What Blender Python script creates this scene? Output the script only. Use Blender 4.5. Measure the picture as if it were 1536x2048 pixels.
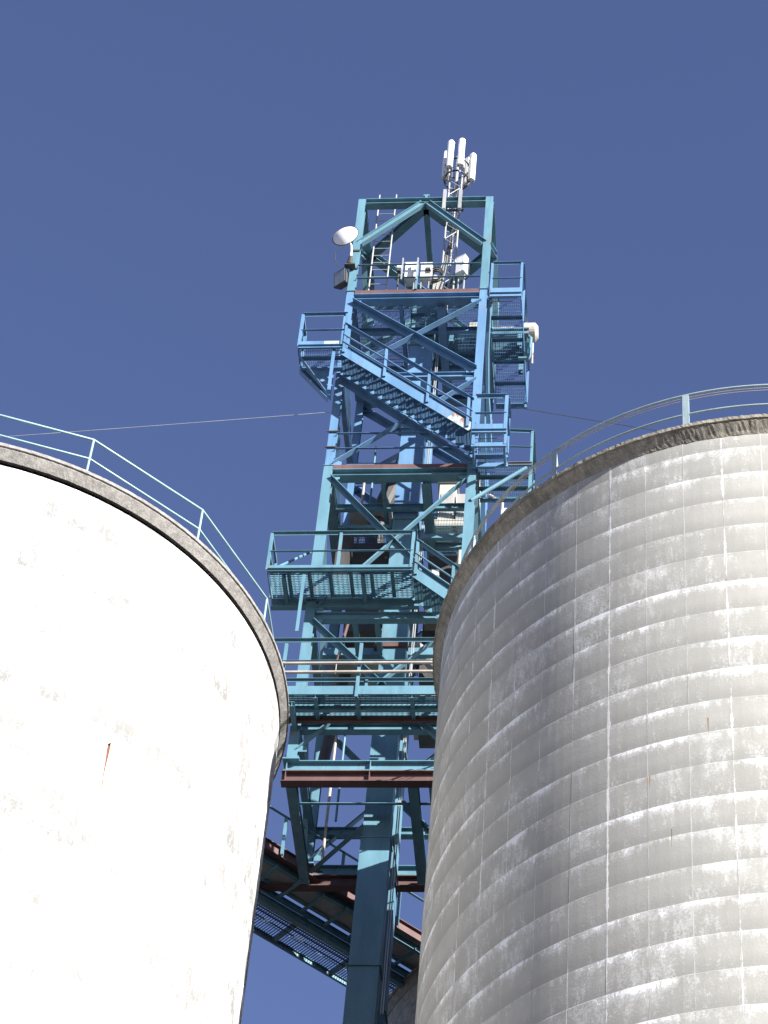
import bpy, math, random
from mathutils import Vector, Matrix
random.seed(7)
for o in list(bpy.data.objects): bpy.data.objects.remove(o)
scn = bpy.context.scene
col = scn.collection
R = math.radians

# ------------------------------------------------------------------ camera
CAMZ = 1.7                              # eye height; heights below are given above the eye ("rel") or above ground
FPX, PITCH, ROLL = 5298.3, 0.83167, 0.10088
ct, st = math.cos(PITCH), math.sin(PITCH)
FW = Vector((0, ct, st)); UPV = Vector((0, -st, ct)); RT = Vector((1, 0, 0))
c_, s_ = math.cos(ROLL), math.sin(ROLL)
CR = c_ * RT + s_ * UPV; CU = -s_ * RT + c_ * UPV
cam = bpy.data.cameras.new('camera'); camo = bpy.data.objects.new('camera', cam); col.objects.link(camo)
cam.sensor_fit = 'HORIZONTAL'; cam.sensor_width = 36; cam.lens = FPX / 1536 * 36
cam.clip_start = 0.1; cam.clip_end = 4000
m = Matrix((CR, CU, -FW)).transposed().to_4x4(); m.translation = (0, 0, CAMZ)
camo.matrix_world = m
scn.camera = camo

# ------------------------------------------------------------------ sky, sun, exposure
SUN_AZ, SUN_EL = R(42.0), R(25.0)       # to the right of straight behind the camera
sdir = Vector((math.sin(SUN_AZ) * math.cos(SUN_EL), -math.cos(SUN_AZ) * math.cos(SUN_EL), math.sin(SUN_EL)))
wd = bpy.data.worlds.new('World'); scn.world = wd; wd.use_nodes = True
nt = wd.node_tree; nt.nodes.clear()
sky = nt.nodes.new('ShaderNodeTexSky'); sky.sky_type = 'NISHITA'; sky.sun_disc = False
sky.sun_elevation = SUN_EL; sky.sun_rotation = math.pi - SUN_AZ
sky.altitude = 300; sky.air_density = 1.0; sky.dust_density = 0.25; sky.ozone_density = 2.2
bg = nt.nodes.new('ShaderNodeBackground'); bg.inputs['Strength'].default_value = 0.0525
wo = nt.nodes.new('ShaderNodeOutputWorld')
tint = nt.nodes.new('ShaderNodeMix'); tint.data_type = 'RGBA'; tint.blend_type = 'MULTIPLY'; tint.inputs[0].default_value = 1.0
tint.inputs[7].default_value = (1.02, 0.90, 1.12, 1)      # the camera's violet-leaning rendering of the blue sky
nt.links.new(sky.outputs[0], tint.inputs[6]); nt.links.new(tint.outputs[2], bg.inputs[0]); nt.links.new(bg.outputs[0], wo.inputs[0])
sl = bpy.data.lights.new('sun', 'SUN'); sl.energy = 5.0; sl.angle = R(0.53); sl.color = (1.0, 0.975, 0.935)
so = bpy.data.objects.new('sun', sl); col.objects.link(so); so.location = (40, -60, 80)
so.rotation_euler = sdir.to_track_quat('Z', 'Y').to_euler()
vs = scn.view_settings; vs.view_transform = 'Standard'; vs.look = 'None'; vs.exposure = 1.6; vs.gamma = 1.0
scn.render.engine = 'CYCLES'

# ------------------------------------------------------------------ tower frame of reference and pixel helpers
BX, BY, YAW = -1.38040, 37.59467, -0.148469
TW, TD = 3.279, 3.245
UX = Vector((math.cos(YAW), math.sin(YAW), 0)); VX = Vector((-UX.y, UX.x, 0))
BASE = Vector((BX, BY, 0))
def ray(px, py): return FW + CR * ((px - 768) / FPX) - CU * ((py - 1024) / FPX)
def loc(P):
    r = P - BASE; return Vector((r.dot(UX), r.dot(VX), P.z))
def F(px, py, b=0.0):                   # pixel -> tower coordinates on the vertical plane at depth b behind the front face
    d = ray(px, py); t = (BASE + VX * b).dot(VX) / d.dot(VX); return loc(d * t)
def Zp(px, py, z):                      # pixel -> tower coordinates on the level plane z
    d = ray(px, py); return loc(d * (z / d.z))
def Wz(px, py, z):
    d = ray(px, py); return d * (z / d.z)
def W(p):                               # tower coordinates -> world
    return BASE + UX * p[0] + VX * p[1] + Vector((0, 0, p[2] + CAMZ))

# ------------------------------------------------------------------ materials
def new_mat(name):
    m = bpy.data.materials.new(name); m.use_nodes = True
    t = m.node_tree; b = t.nodes['Principled BSDF']
    return m, t, b
def N(t, kind, **kw):
    n = t.nodes.new(kind)
    for k, v in kw.items(): setattr(n, k, v)
    return n
def math_n(t, op, a, b=None, c=None, clamp=False):
    n = N(t, 'ShaderNodeMath', operation=op); n.use_clamp = clamp
    for i, x in enumerate((a, b, c)):
        if x is None: continue
        if isinstance(x, (int, float)): n.inputs[i].default_value = x
        else: t.links.new(x, n.inputs[i])
    return n.outputs[0]
def mixc(t, f, a, b):
    n = N(t, 'ShaderNodeMix', data_type='RGBA')
    for s, x in (('Factor', f), ('A', a), ('B', b)):
        i = [k for k in n.inputs if k.name == s and (k.type == 'RGBA' or s == 'Factor')]
        i = i[0] if s == 'Factor' else i[-1]
        if isinstance(x, (int, float)): i.default_value = x
        elif isinstance(x, tuple): i.default_value = (*x, 1)
        else: t.links.new(x, i)
    return [k for k in n.outputs if k.type == 'RGBA'][0]
def ramp(t, f, lo, hi):
    n = N(t, 'ShaderNodeMapRange'); n.interpolation_type = 'SMOOTHSTEP'
    t.links.new(f, n.inputs[0]); n.inputs[1].default_value = lo; n.inputs[2].default_value = hi
    return n.outputs[0]
def noise(t, vec, scale, detail=4, rough=.6):
    n = N(t, 'ShaderNodeTexNoise'); n.inputs['Scale'].default_value = scale
    n.inputs['Detail'].default_value = detail; n.inputs['Roughness'].default_value = rough
    if vec is not None: t.links.new(vec, n.inputs['Vector'])
    return n.outputs['Fac']
def painted(name, c, rust=0.25, rough=.45, metal=0.0, spread=.62):
    m, t, b = new_mat(name); c = tuple(x * .72 for x in c)      # darkened evenly, for deeper shade under the raised exposure
    g = N(t, 'ShaderNodeNewGeometry').outputs['Position']
    mp = N(t, 'ShaderNodeMapping'); mp.inputs['Scale'].default_value = (1, 1, .35); t.links.new(g, mp.inputs[0])
    n1 = noise(t, mp.outputs[0], 2.2, 5); n2 = noise(t, mp.outputs[0], 9, 6, .7); n3 = noise(t, g, 1.1, 3)
    fade = mixc(t, ramp(t, n1, .3, .75), tuple(x * .86 for x in c), tuple(min(1, x * 1.1 + .015) for x in c))
    spot = math_n(t, 'MULTIPLY', ramp(t, n2, spread, spread + .1), ramp(t, n3, .45, .6))
    spot = math_n(t, 'MULTIPLY', spot, rust)
    rc = mixc(t, n2, (.10, .045, .03), (.28, .13, .07))
    m3 = N(t, 'ShaderNodeMapping'); m3.inputs['Scale'].default_value = (7, 7, .55); t.links.new(g, m3.inputs[0])
    dirt = math_n(t, 'MULTIPLY', ramp(t, noise(t, m3.outputs[0], 1, 5, .7), .5, .72), .45)
    fade = mixc(t, dirt, fade, tuple(x * .5 + .01 for x in c))
    t.links.new(mixc(t, spot, fade, rc), b.inputs['Base Color'])
    b.inputs['Roughness'].default_value = rough; b.inputs['Metallic'].default_value = metal
    bp = N(t, 'ShaderNodeBump'); bp.inputs['Strength'].default_value = .08; t.links.new(n2, bp.inputs['Height'])
    t.links.new(bp.outputs[0], b.inputs['Normal'])
    return m
TEAL = painted('teal_paint', (.118, .265, .335), .8, .5, 0, .58)
BLUE = painted('sky_blue_paint', (.122, .265, .45), .75, .5, 0, .58)
RUST = painted('red_oxide_primer', (.12, .055, .05), .5, .7)
RUSTY = painted('rusted_paint', (.42, .50, .55), 1.0, .6, 0, .44)
GALV = painted('galvanised_steel', (.50, .51, .50), .08, .42, .35)
GREY = painted('weathered_sheet_metal', (.42, .41, .38), .4, .6)
DARK = painted('dark_steel', (.06, .055, .05), .6, .6)
WHITE = painted('white_enamel', (1.08, 1.09, 1.08), .03, .35)
CREAM = painted('cream_enamel', (.60, .57, .49), .5, .5)
BLACK = painted('black_rubber', (.02, .02, .022), 0, .6)
PIPE = painted('weathered_pipe', (.48, .42, .36), .5, .6)
GLASSM = painted('lamp_glass', (.35, .42, .48), 0, .1)

def silo_mat(name, cx, cy, rad, a0, da, z0, lift, concrete, paint, amount, stains, soft=0.0):
    """old concrete with what is left of a coat of white paint; lift joints every 'lift', form seams every 'da'."""
    m, t, b = new_mat(name)
    g = N(t, 'ShaderNodeNewGeometry').outputs['Position']
    sub = N(t, 'ShaderNodeVectorMath', operation='SUBTRACT'); t.links.new(g, sub.inputs[0]); sub.inputs[1].default_value = (cx, cy, 0)
    sp = N(t, 'ShaderNodeSeparateXYZ'); t.links.new(sub.outputs[0], sp.inputs[0])
    ang = math_n(t, 'ARCTAN2', sp.outputs[1], sp.outputs[0])
    arc = math_n(t, 'MULTIPLY', ang, rad)
    z = sp.outputs[2]
    cv = N(t, 'ShaderNodeCombineXYZ'); t.links.new(arc, cv.inputs[0]); t.links.new(z, cv.inputs[1])
    def scaled(sx, sy, off=0.0):
        mp = N(t, 'ShaderNodeMapping'); mp.inputs['Scale'].default_value = (sx, sy, 1); mp.inputs['Location'].default_value = (off, off * .7, off)
        t.links.new(cv.outputs[0], mp.inputs[0]); return mp.outputs[0]
    ph = math_n(t, 'FRACT', math_n(t, 'DIVIDE', math_n(t, 'SUBTRACT', z0, z), lift))      # 0 at the top of a lift
    se = math_n(t, 'FRACT', math_n(t, 'ADD', math_n(t, 'DIVIDE', math_n(t, 'SUBTRACT', ang, a0), da), 60.5))
    sd = math_n(t, 'ABSOLUTE', math_n(t, 'SUBTRACT', se, .5))                               # 0 on a seam
    big = noise(t, scaled(.35, .5), 1, 3); mid = noise(t, scaled(1.6, .9, 3), 1, 5, .65)
    streak = noise(t, scaled(9, 2.4, 7), 1, 7, .75); fine = noise(t, scaled(22, 22, 5), 1, 5, .7)
    grain = noise(t, scaled(60, 60), 1, 3)
    # paint clings below each lift joint and in the seams
    hug = math_n(t, 'SUBTRACT', 1.0, ramp(t, ph, .0, .42)); hug = math_n(t, 'MULTIPLY', hug, ramp(t, ph, 0.0, .03))
    hug = math_n(t, 'MULTIPLY', hug, math_n(t, 'MULTIPLY', ramp(t, noise(t, scaled(.45, 1.1, 13), 1, 3), .34, .62), 1.25))
    def cen(x, k): return math_n(t, 'MULTIPLY', math_n(t, 'SUBTRACT', x, .5), k)
    v = math_n(t, 'ADD', math_n(t, 'MULTIPLY', hug, .30), cen(streak, 1.0))
    for x, k in ((mid, .95), (big, .7), (fine, .7)): v = math_n(t, 'ADD', v, cen(x, k))
    v = math_n(t, 'ADD', v, amount)
    mask = ramp(t, v, .24 - soft, .34 + soft)
    idx = math_n(t, 'FLOOR', math_n(t, 'ADD', math_n(t, 'DIVIDE', math_n(t, 'SUBTRACT', ang, a0), da), 60.5))
    wn = N(t, 'ShaderNodeTexWhiteNoise', noise_dimensions='1D'); t.links.new(idx, wn.inputs['W']); hsh = wn.outputs['Value']
    line = math_n(t, 'SUBTRACT', 1.0, ramp(t, ph, .005, .03))
    line = math_n(t, 'MULTIPLY', line, ramp(t, mid, .47, .58)); mask = math_n(t, 'MAXIMUM', mask, math_n(t, 'MULTIPLY', line, .8))
    wob = noise(t, scaled(.9, 1.1, 9), 1, 6, .78)
    sw = math_n(t, 'MULTIPLY', math_n(t, 'MULTIPLY', ramp(t, wob, .42, .75), hsh), .09)
    seam = math_n(t, 'SUBTRACT', 1.0, math_n(t, 'DIVIDE', sd, math_n(t, 'ADD', sw, .007)), None, True)
    seam = math_n(t, 'MULTIPLY', ramp(t, seam, 0, .4), ramp(t, math_n(t, 'ADD', math_n(t, 'MULTIPLY', wob, 1.0), math_n(t, 'MULTIPLY', hsh, .22)), .56, .70))
    mask = math_n(t, 'MAXIMUM', mask, math_n(t, 'MULTIPLY', seam, .66))
    hair = math_n(t, 'MULTIPLY', math_n(t, 'SUBTRACT', 1.0, ramp(t, sd, .006, .016)), math_n(t, 'MULTIPLY', ramp(t, wob, .38, .58), .38))
    mask = math_n(t, 'MAXIMUM', mask, hair)
    thin = math_n(t, 'MULTIPLY', ramp(t, v, .0, .26), .34)                                # worn, half transparent paint
    mask = math_n(t, 'MAXIMUM', mask, thin)
    tone = mixc(t, ramp(t, mid, .3, .75), tuple(x * .85 for x in concrete), tuple(x * 1.12 for x in concrete))
    row = math_n(t, 'FLOOR', math_n(t, 'DIVIDE', math_n(t, 'SUBTRACT', z0, z), lift))
    colm = math_n(t, 'FLOOR', math_n(t, 'ADD', math_n(t, 'DIVIDE', math_n(t, 'SUBTRACT', ang, a0), da), 60.0))
    w2 = N(t, 'ShaderNodeTexWhiteNoise', noise_dimensions='1D'); t.links.new(math_n(t, 'ADD', math_n(t, 'MULTIPLY', row, 61.0), colm), w2.inputs['W'])
    w3 = N(t, 'ShaderNodeTexWhiteNoise', noise_dimensions='1D'); t.links.new(row, w3.inputs['W'])
    tone = mixc(t, math_n(t, 'MULTIPLY', w2.outputs['Value'], .35), tone, tuple(x * .86 for x in concrete))
    tone = mixc(t, math_n(t, 'MULTIPLY', w3.outputs['Value'], .5), tone, tuple(x * 1.1 for x in concrete))
    tone = mixc(t, math_n(t, 'MULTIPLY', ramp(t, ph, .5, .97), .7), tone, tuple(x * .74 for x in concrete))  # pillow-like shading of each lift put into the colour: darker towards its foot
    tone = mixc(t, math_n(t, 'MULTIPLY', ramp(t, grain, .35, .7), .25), tone, tuple(x * .75 for x in concrete))
    cc = mixc(t, mask, tone, paint)
    for (sa, sz, wa, hz, colr) in stains:   # rust runs: arc position, height, half width, length
        da_ = math_n(t, 'DIVIDE', math_n(t, 'ABSOLUTE', math_n(t, 'SUBTRACT', arc, sa)), wa)
        dz_ = math_n(t, 'DIVIDE', math_n(t, 'SUBTRACT', sz, z), hz)
        k = math_n(t, 'MULTIPLY', math_n(t, 'SUBTRACT', 1.0, math_n(t, 'ADD', da_, dz_), None, True), math_n(t, 'GREATER_THAN', dz_, 0.0))
        k = ramp(t, math_n(t, 'ADD', k, math_n(t, 'MULTIPLY', math_n(t, 'SUBTRACT', fine, .5), .4)), .12, .45)
        cc = mixc(t, math_n(t, 'MULTIPLY', k, math_n(t, 'GREATER_THAN', dz_, 0.0)), cc, colr)
    t.links.new(cc, b.inputs['Base Color'])
    b.inputs['Roughness'].default_value = .85
    hgt = math_n(t, 'ADD', math_n(t, 'MULTIPLY', mask, .5), math_n(t, 'MULTIPLY', fine, .8))
    hgt = math_n(t, 'ADD', hgt, math_n(t, 'MULTIPLY', grain, .4))
    bp = N(t, 'ShaderNodeBump'); bp.inputs['Strength'].default_value = .35; bp.inputs['Distance'].default_value = .012
    t.links.new(hgt, bp.inputs['Height']); t.links.new(bp.outputs[0], b.inputs['Normal'])
    return m
def rough_concrete(name, c, dirt=.6):
    m, t, b = new_mat(name)
    g = N(t, 'ShaderNodeNewGeometry').outputs['Position']
    a = noise(t, g, 1.3, 5); d = noise(t, g, 7, 6, .75); e = noise(t, g, 30, 4, .7)
    x = mixc(t, ramp(t, d, .35, .7), tuple(k * .55 for k in c), c)
    x = mixc(t, math_n(t, 'MULTIPLY', ramp(t, a, .5, .7), dirt), x, (.07, .065, .055))
    x = mixc(t, math_n(t, 'MULTIPLY', ramp(t, e, .55, .7), .5), x, tuple(min(.7, k * 1.6) for k in c))
    t.links.new(x, b.inputs['Base Color']); b.inputs['Roughness'].default_value = .9
    bp = N(t, 'ShaderNodeBump'); bp.inputs['Strength'].default_value = .7; bp.inputs['Distance'].default_value = .03
    t.links.new(math_n(t, 'ADD', d, math_n(t, 'MULTIPLY', e, .4)), bp.inputs['Height']); t.links.new(bp.outputs[0], b.inputs['Normal'])
    return m

# ------------------------------------------------------------------ mesh helpers
class MB:
    def __init__(s): s.v = []; s.f = []; s.sm = False
    def box(s, p0, p1):
        x0, y0, z0 = p0; x1, y1, z1 = p1; n = len(s.v)
        s.v += [(x0, y0, z0), (x1, y0, z0), (x1, y1, z0), (x0, y1, z0), (x0, y0, z1), (x1, y0, z1), (x1, y1, z1), (x0, y1, z1)]
        s.f += [tuple(n + i for i in q) for q in ((3, 2, 1, 0), (4, 5, 6, 7), (0, 1, 5, 4), (1, 2, 6, 5), (2, 3, 7, 6), (3, 0, 4, 7))]
        return s
    def extrude(s, p0, p1, poly, up=(0, 0, 1), poly1=None):
        p0, p1 = Vector(p0), Vector(p1); d = (p1 - p0).normalized(); up = Vector(up)
        x = d.cross(up)
        if x.length < 1e-4: x = d.cross(Vector((0, 1, 0)))
        x.normalize(); y = x.cross(d)
        n = len(s.v); k = len(poly)
        for p, pl in ((p0, poly), (p1, poly1 or poly)): s.v += [tuple(p + x * a + y * b) for a, b in pl]
        s.f.append(tuple(n + i for i in range(k))); s.f.append(tuple(n + k + i for i in reversed(range(k))))
        for i in range(k):
            j = (i + 1) % k; s.f.append((n + i, n + k + i, n + k + j, n + j))
        return s
    def tube(s, pts, r, n=8):
        P = [Vector(p) for p in pts]; k0 = len(s.v); closed = len(P) > 3 and (P[0] - P[-1]).length < 1e-6
        px = None
        for i, p in enumerate(P):
            if closed and i in (0, len(P) - 1): d = (P[1] - P[0]).normalized() + (P[-1] - P[-2]).normalized()
            else: d = (P[min(i + 1, len(P) - 1)] - P[i]).normalized() + (P[i] - P[max(i - 1, 0)]).normalized()
            d.normalize()
            if px is None: px = d.cross(Vector((0, 0, 1)) if abs(d.z) < .9 else Vector((0, 1, 0)))
            x = (px - d * px.dot(d)).normalized(); px = x; y = x.cross(d)
            s.v += [tuple(p + x * a + y * b) for a, b in circ(r, n)]
        for i in range(len(P) - 1):
            for j in range(n):
                q = (j + 1) % n; o = k0 + i * n; s.f.append((o + j, o + n + j, o + n + q, o + q))
        if not closed:
            s.f.append(tuple(k0 + j for j in range(n))); s.f.append(tuple(k0 + (len(P) - 1) * n + j for j in reversed(range(n))))
        return s
    def quadplate(s, pts, th, nrm):
        nv = Vector(nrm).normalized() * th; n = len(s.v); k = len(pts)
        s.v += [tuple(Vector(p)) for p in pts] + [tuple(Vector(p) + nv) for p in pts]
        s.f.append(tuple(n + i for i in range(k))); s.f.append(tuple(n + k + i for i in reversed(range(k))))
        for i in range(k):
            j = (i + 1) % k; s.f.append((n + i, n + k + i, n + k + j, n + j))
        return s
def circ(r, n=8): return [(r * math.cos(2 * math.pi * i / n), r * math.sin(2 * math.pi * i / n)) for i in range(n)]
def isec(h, w, tf=.016, tw=.012):
    a, b = w / 2, h / 2; c = tw / 2
    return [(-a, -b), (a, -b), (a, -b + tf), (c, -b + tf), (c, b - tf), (a, b - tf), (a, b), (-a, b), (-a, b - tf), (-c, b - tf), (-c, -b + tf), (-a, -b + tf)]
def lsec(s, t=.009, fx=1, fy=1):
    p = [(0, 0), (s, 0), (s, t), (t, t), (t, s), (0, s)]
    return [((x - s * .3) * fx, (y - s * .3) * fy) for x, y in p]
def csec(h, w, t=.01, fx=1):
    return [(x * fx, y) for x, y in [(0, -h / 2), (w, -h / 2), (w, -h / 2 + t), (t, -h / 2 + t), (t, h / 2 - t), (w, h / 2 - t), (w, h / 2), (0, h / 2)]]
def rect(w, h): return [(-w / 2, -h / 2), (w / 2, -h / 2), (w / 2, h / 2), (-w / 2, h / 2)]

def link_mesh(name, verts, faces, mat, smooth=False):
    me = bpy.data.meshes.new(name); me.from_pydata(verts, [], faces)
    me.materials.append(mat)
    import bmesh
    bm = bmesh.new(); bm.from_mesh(me); bmesh.ops.recalc_face_normals(bm, faces=bm.faces); bm.to_mesh(me); bm.free()
    if smooth:
        for p in me.polygons: p.use_smooth = True
    o = bpy.data.objects.new(name, me); col.objects.link(o); return o
class Thing:
    """an Empty at the thing's base, turned with the tower; its parts are given in tower coordinates."""
    def __init__(s, name, label, cat, base, group=None):
        s.b = Vector(base); s.o = bpy.data.objects.new(name, None); col.objects.link(s.o)
        s.o.location = W(base); s.o.rotation_euler = (0, 0, YAW); s.o.empty_display_size = .2
        s.o['label'] = label; s.o['category'] = cat
        if group: s.o['group'] = group
    def part(s, name, mb, mat, parent=None, smooth=False, label=None, stuff=False):
        o = link_mesh(name, [tuple(Vector(v) - s.b) for v in mb.v], mb.f, mat, smooth)
        o.parent = parent or s.o
        if label: o['label'] = label
        if stuff: o['kind'] = 'stuff'
        return o
    def beam(s, p0, p1, poly, mat, name='beam', up=(0, 0, 1), parent=None):
        return s.part(name, MB().extrude(p0, p1, poly, up), mat, parent)
    def box(s, p0, p1, mat, name, parent=None, label=None): return s.part(name, MB().box(p0, p1), mat, parent, label=label)
    def tube(s, pts, r, mat, name, n=8, parent=None): return s.part(name, MB().tube(pts, r, n), mat, parent, smooth=False)
def grating(x0, x1, y0, y1, z, along='y', pitch=.034, depth=.034, th=.006, cross=.1):
    """bearing bars and cross rods of an open steel floor, top at z."""
    m = MB()
    if along == 'y':
        n = max(2, round((x1 - x0) / pitch))
        for i in range(n + 1):
            x = x0 + (x1 - x0) * i / n; m.box((x - th / 2, y0, z - depth), (x + th / 2, y1, z))
        k = max(1, round((y1 - y0) / cross))
        for i in range(k + 1):
            y = y0 + (y1 - y0) * i / k; m.box((x0, y - .004, z - .012), (x1, y + .004, z - .003))
    else:
        n = max(2, round((y1 - y0) / pitch))
        for i in range(n + 1):
            y = y0 + (y1 - y0) * i / n; m.box((x0, y - th / 2, z - depth), (x1, y + th / 2, z))
        k = max(1, round((x1 - x0) / cross))
        for i in range(k + 1):
            x = x0 + (x1 - x0) * i / k; m.box((x - .004, y0, z - .012), (x + .004, y1, z - .003))
    return m
def rail_run(t, pts, h, mat, mids=(.5,), posts=True, post_at=None, sec=.05):
    """angle-iron guard rail over the floor points pts."""
    P = [Vector(p) for p in pts]
    for a, b in zip(P, P[1:]):
        t.beam(a + Vector((0, 0, h)), b + Vector((0, 0, h)), lsec(sec * 1.15, .007, 1, -1), mat, 'top_rail')
        for q in mids: t.beam(a + Vector((0, 0, h * q)), b + Vector((0, 0, h * q)), lsec(sec * .85, .006), mat, 'mid_rail')
    for p in (post_at or (P if posts else [])):
        p = Vector(p); t.beam(p + Vector((0, 0, -.02)), p + Vector((0, 0, h)), lsec(sec * 1.1, .008), mat, 'post', up=(0, 1, 0))

# ================================================================== GROUND
GR = rough_concrete('gravel_yard', (.10, .093, .082), .2)
g = link_mesh('ground', [(-1500, -1500, 0), (1500, -1500, 0), (1500, 1500, 0), (-1500, 1500, 0)], [(0, 1, 2, 3)], GR); g['kind'] = 'structure'

# ================================================================== SILOS
SZ = 33.44 + CAMZ                      # silo top above ground
def lathe(cx, cy, prof, n, jit=0.0, a_from=0, a_to=2 * math.pi):
    vs_, fs = [], []; closed = abs(a_to - a_from - 2 * math.pi) < 1e-6
    cnt = n if closed else n + 1
    for i in range(cnt):
        a = a_from + (a_to - a_from) * i / n
        for (r, z) in prof:
            rr = r + random.uniform(-jit, jit); zz = z + random.uniform(-jit, jit) * .6
            vs_.append((cx + rr * math.cos(a), cy + rr * math.sin(a), zz))
    k = len(prof)
    for i in range(n):
        j = (i + 1) % cnt
        for q in range(k - 1): fs.append((i * k + q, j * k + q, j * k + q + 1, i * k + q + 1))
    return vs_, fs
def silo_root(label, cx, cy, name='concrete_silo'):
    o = bpy.data.objects.new(name, None); col.objects.link(o); o.location = (cx, cy, 0)
    o['label'] = label; o['category'] = 'silo'; o['group'] = 'concrete silos'; return o
def sub(root, name, verts, faces, mat, smooth=True, parent=None):
    o = link_mesh(name, verts, faces, mat, smooth); o.parent = parent or root; return o
def rim_and_roof(root, rad, k, top, mat, roofmat, jit=.005, h=.58):
    ro = rad * k
    prof = [(ro - .30, top - .01), (ro - .03, top), (ro, top - .02), (ro + .003, top - .17 * h), (ro - .026, top - .18 * h),
            (ro - .030, top - .23 * h), (rad + .045, top - .45 * h), (rad + .012, top - .56 * h), (rad - .05, top - .56 * h)]
    v, f = lathe(0, 0, prof, 900, jit); sub(root, 'rim', v, f, mat, False)
    n = 96
    v = [(0, 0, top + .1)] + [((ro - .25) * math.cos(2 * math.pi * i / n), (ro - .25) * math.sin(2 * math.pi * i / n), top - .03) for i in range(n)]
    sub(root, 'roof_slab', v, [(0, 1 + i, 1 + (i + 1) % n) for i in range(n)], roofmat, False)
RIM_L = rough_concrete('rim_concrete', (.27, .255, .235), .3)
RIM_R = rough_concrete('mossy_rim_concrete', (.28, .255, .205), .65)
ROOF = rough_concrete('roof_concrete', (.27, .255, .23), .4)
# --- grey silo on the right
RCX, RCY, RR = 7.17453, 33.40296, 5.89
A0, DA, LIFT = -2.42930, 2 * math.pi / 58, .62
MR = silo_mat('worn_grey_silo_wall', RCX, RCY, RR, A0, DA, SZ, LIFT, (.308, .300, .272), (.62, .62, .61), -.025,
              [(RR * (A0 + 4.45 * DA), 26.9 + CAMZ, .015, .5, (.20, .10, .035)), (RR * (A0 + 3.55 * DA), 24.9 + CAMZ, .016, .5, (.16, .13, .07)),
               (RR * (A0 + 3.05 * DA), 26.0 + CAMZ, .016, .4, (.25, .15, .06))])
rs = silo_root('grey concrete silo with peeling white paint, form seams and stepped pour bands', RCX, RCY)
v, f = lathe(0, 0, [(RR - .012, 0), (RR - .012, SZ - .3)], 232); sub(rs, 'wall', v, f, MR)
def panel_mesh(h, nseg=4):
    gap = .0007 / RR; vs_, fs = [], []
    rows = [(RR - .02, -.001), (RR - .001, .0), (RR + .004, h * .3), (RR + .008, h * .65), (RR + .0075, h * .985), (RR + .003, h), (RR - .02, h + .001)]
    for i in range(nseg + 1):
        a = gap + (DA - 2 * gap) * i / nseg
        for r, z in rows: vs_.append((r * math.cos(a), r * math.sin(a), z))
    k = len(rows)
    for i in range(nseg):
        for q in range(k - 1): fs.append((i * k + q, (i + 1) * k + q, (i + 1) * k + q + 1, i * k + q + 1))
    fs.append(tuple(range(k))); fs.append(tuple(nseg * k + q for q in reversed(range(k))))
    return vs_, fs
pv, pf = panel_mesh(LIFT)
p0 = link_mesh('wall_panel', pv, pf, MR); first = True
NROW = int(SZ / LIFT)
near = set((c, r) for c in range(-6, 7) for r in range(1, 23))
for (c, r) in sorted(near):
    o = p0 if first else p0.copy()
    if not first: col.objects.link(o)
    first = False
    o.parent = rs; o.location = (0, 0, SZ - (r + 1) * LIFT); o.rotation_euler = (0, 0, A0 + c * DA + random.uniform(-.0006, .0006))
    o.scale = (1 + random.uniform(-.0002, .0003),) * 2 + (1,)
av, af = [], []
for c in range(58):
    cc = c if c < 29 else c - 58
    for r in range(0, NROW):
        if (cc, r) in near: continue
        a = A0 + cc * DA; ca, sa = math.cos(a), math.sin(a); n = len(av); z = SZ - (r + 1) * LIFT
        av += [(x * ca - y * sa, x * sa + y * ca, q + z) for x, y, q in pv]
        af += [tuple(n + i for i in q) for q in pf]
o = sub(rs, 'far_wall_panels', av, af, MR, False); o['kind'] = 'stuff'
rim_and_roof(rs, RR, 1.028, SZ, RIM_R, ROOF, .007)
# --- white silo on the left
KL = .965                              # the white silo stands nearer and is lower
LCX, LCY, LR = -7.59407 * KL, 35.90855 * KL, 6.088 * KL
SZL = 33.44 * KL + CAMZ
def arcL(px, py):                       # where a pixel meets the white silo's wall: arc length and height
    d = ray(px, py); A = d.x ** 2 + d.y ** 2; Bq = -2 * (d.x * LCX + d.y * LCY); C = LCX ** 2 + LCY ** 2 - LR ** 2
    t = (-Bq - math.sqrt(max(0, Bq * Bq - 4 * A * C))) / 2 / A; P = d * t
    return LR * math.atan2(P.y - LCY, P.x - LCX), P.z + CAMZ
sA = arcL(219, 1488); sB = arcL(72, 1212); sC = arcL(357, 1425); sD = arcL(206, 1560)
ML = silo_mat('white_painted_silo_wall', LCX, LCY, LR, .3, DA, SZL, LIFT * 2, (.21, .207, .195), (.76, .76, .765), .20,
              [(sA[0], sA[1], .045, 1.2, (.115, .04, .012)), (sB[0], sB[1], .02, .3, (.35, .18, .1)), (sC[0], sC[1], .018, .4, (.4, .25, .12)),
               (sD[0], sD[1], .03, .35, (.25, .14, .06))], .13)
ls = silo_root('bright white painted concrete silo with a rust streak down its wall', LCX, LCY)
prof = []
z = 0.0
while z < SZL - 1.0:
    prof += [(LR + random.uniform(-.003, .004), z), (LR + random.uniform(-.003, .004), z + LIFT - .01)]; z += LIFT
prof.append((LR, SZL - .4))
v, f = lathe(0, 0, prof, 232); sub(ls, 'wall', v, f, ML)
for sx in (sA,):                        # the bar end the rust run starts from
    a = sx[0] / LR; mb = MB().tube([(math.cos(a) * (LR - .02), math.sin(a) * (LR - .02), sx[1]), (math.cos(a) * (LR + .035), math.sin(a) * (LR + .035), sx[1] - .005)], .016, 8)
    sub(ls, 'tie_bar_end', mb.v, mb.f, DARK, False)
rim_and_roof(ls, LR, 1.024, SZL, RIM_L, ROOF, .003, .52)
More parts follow.
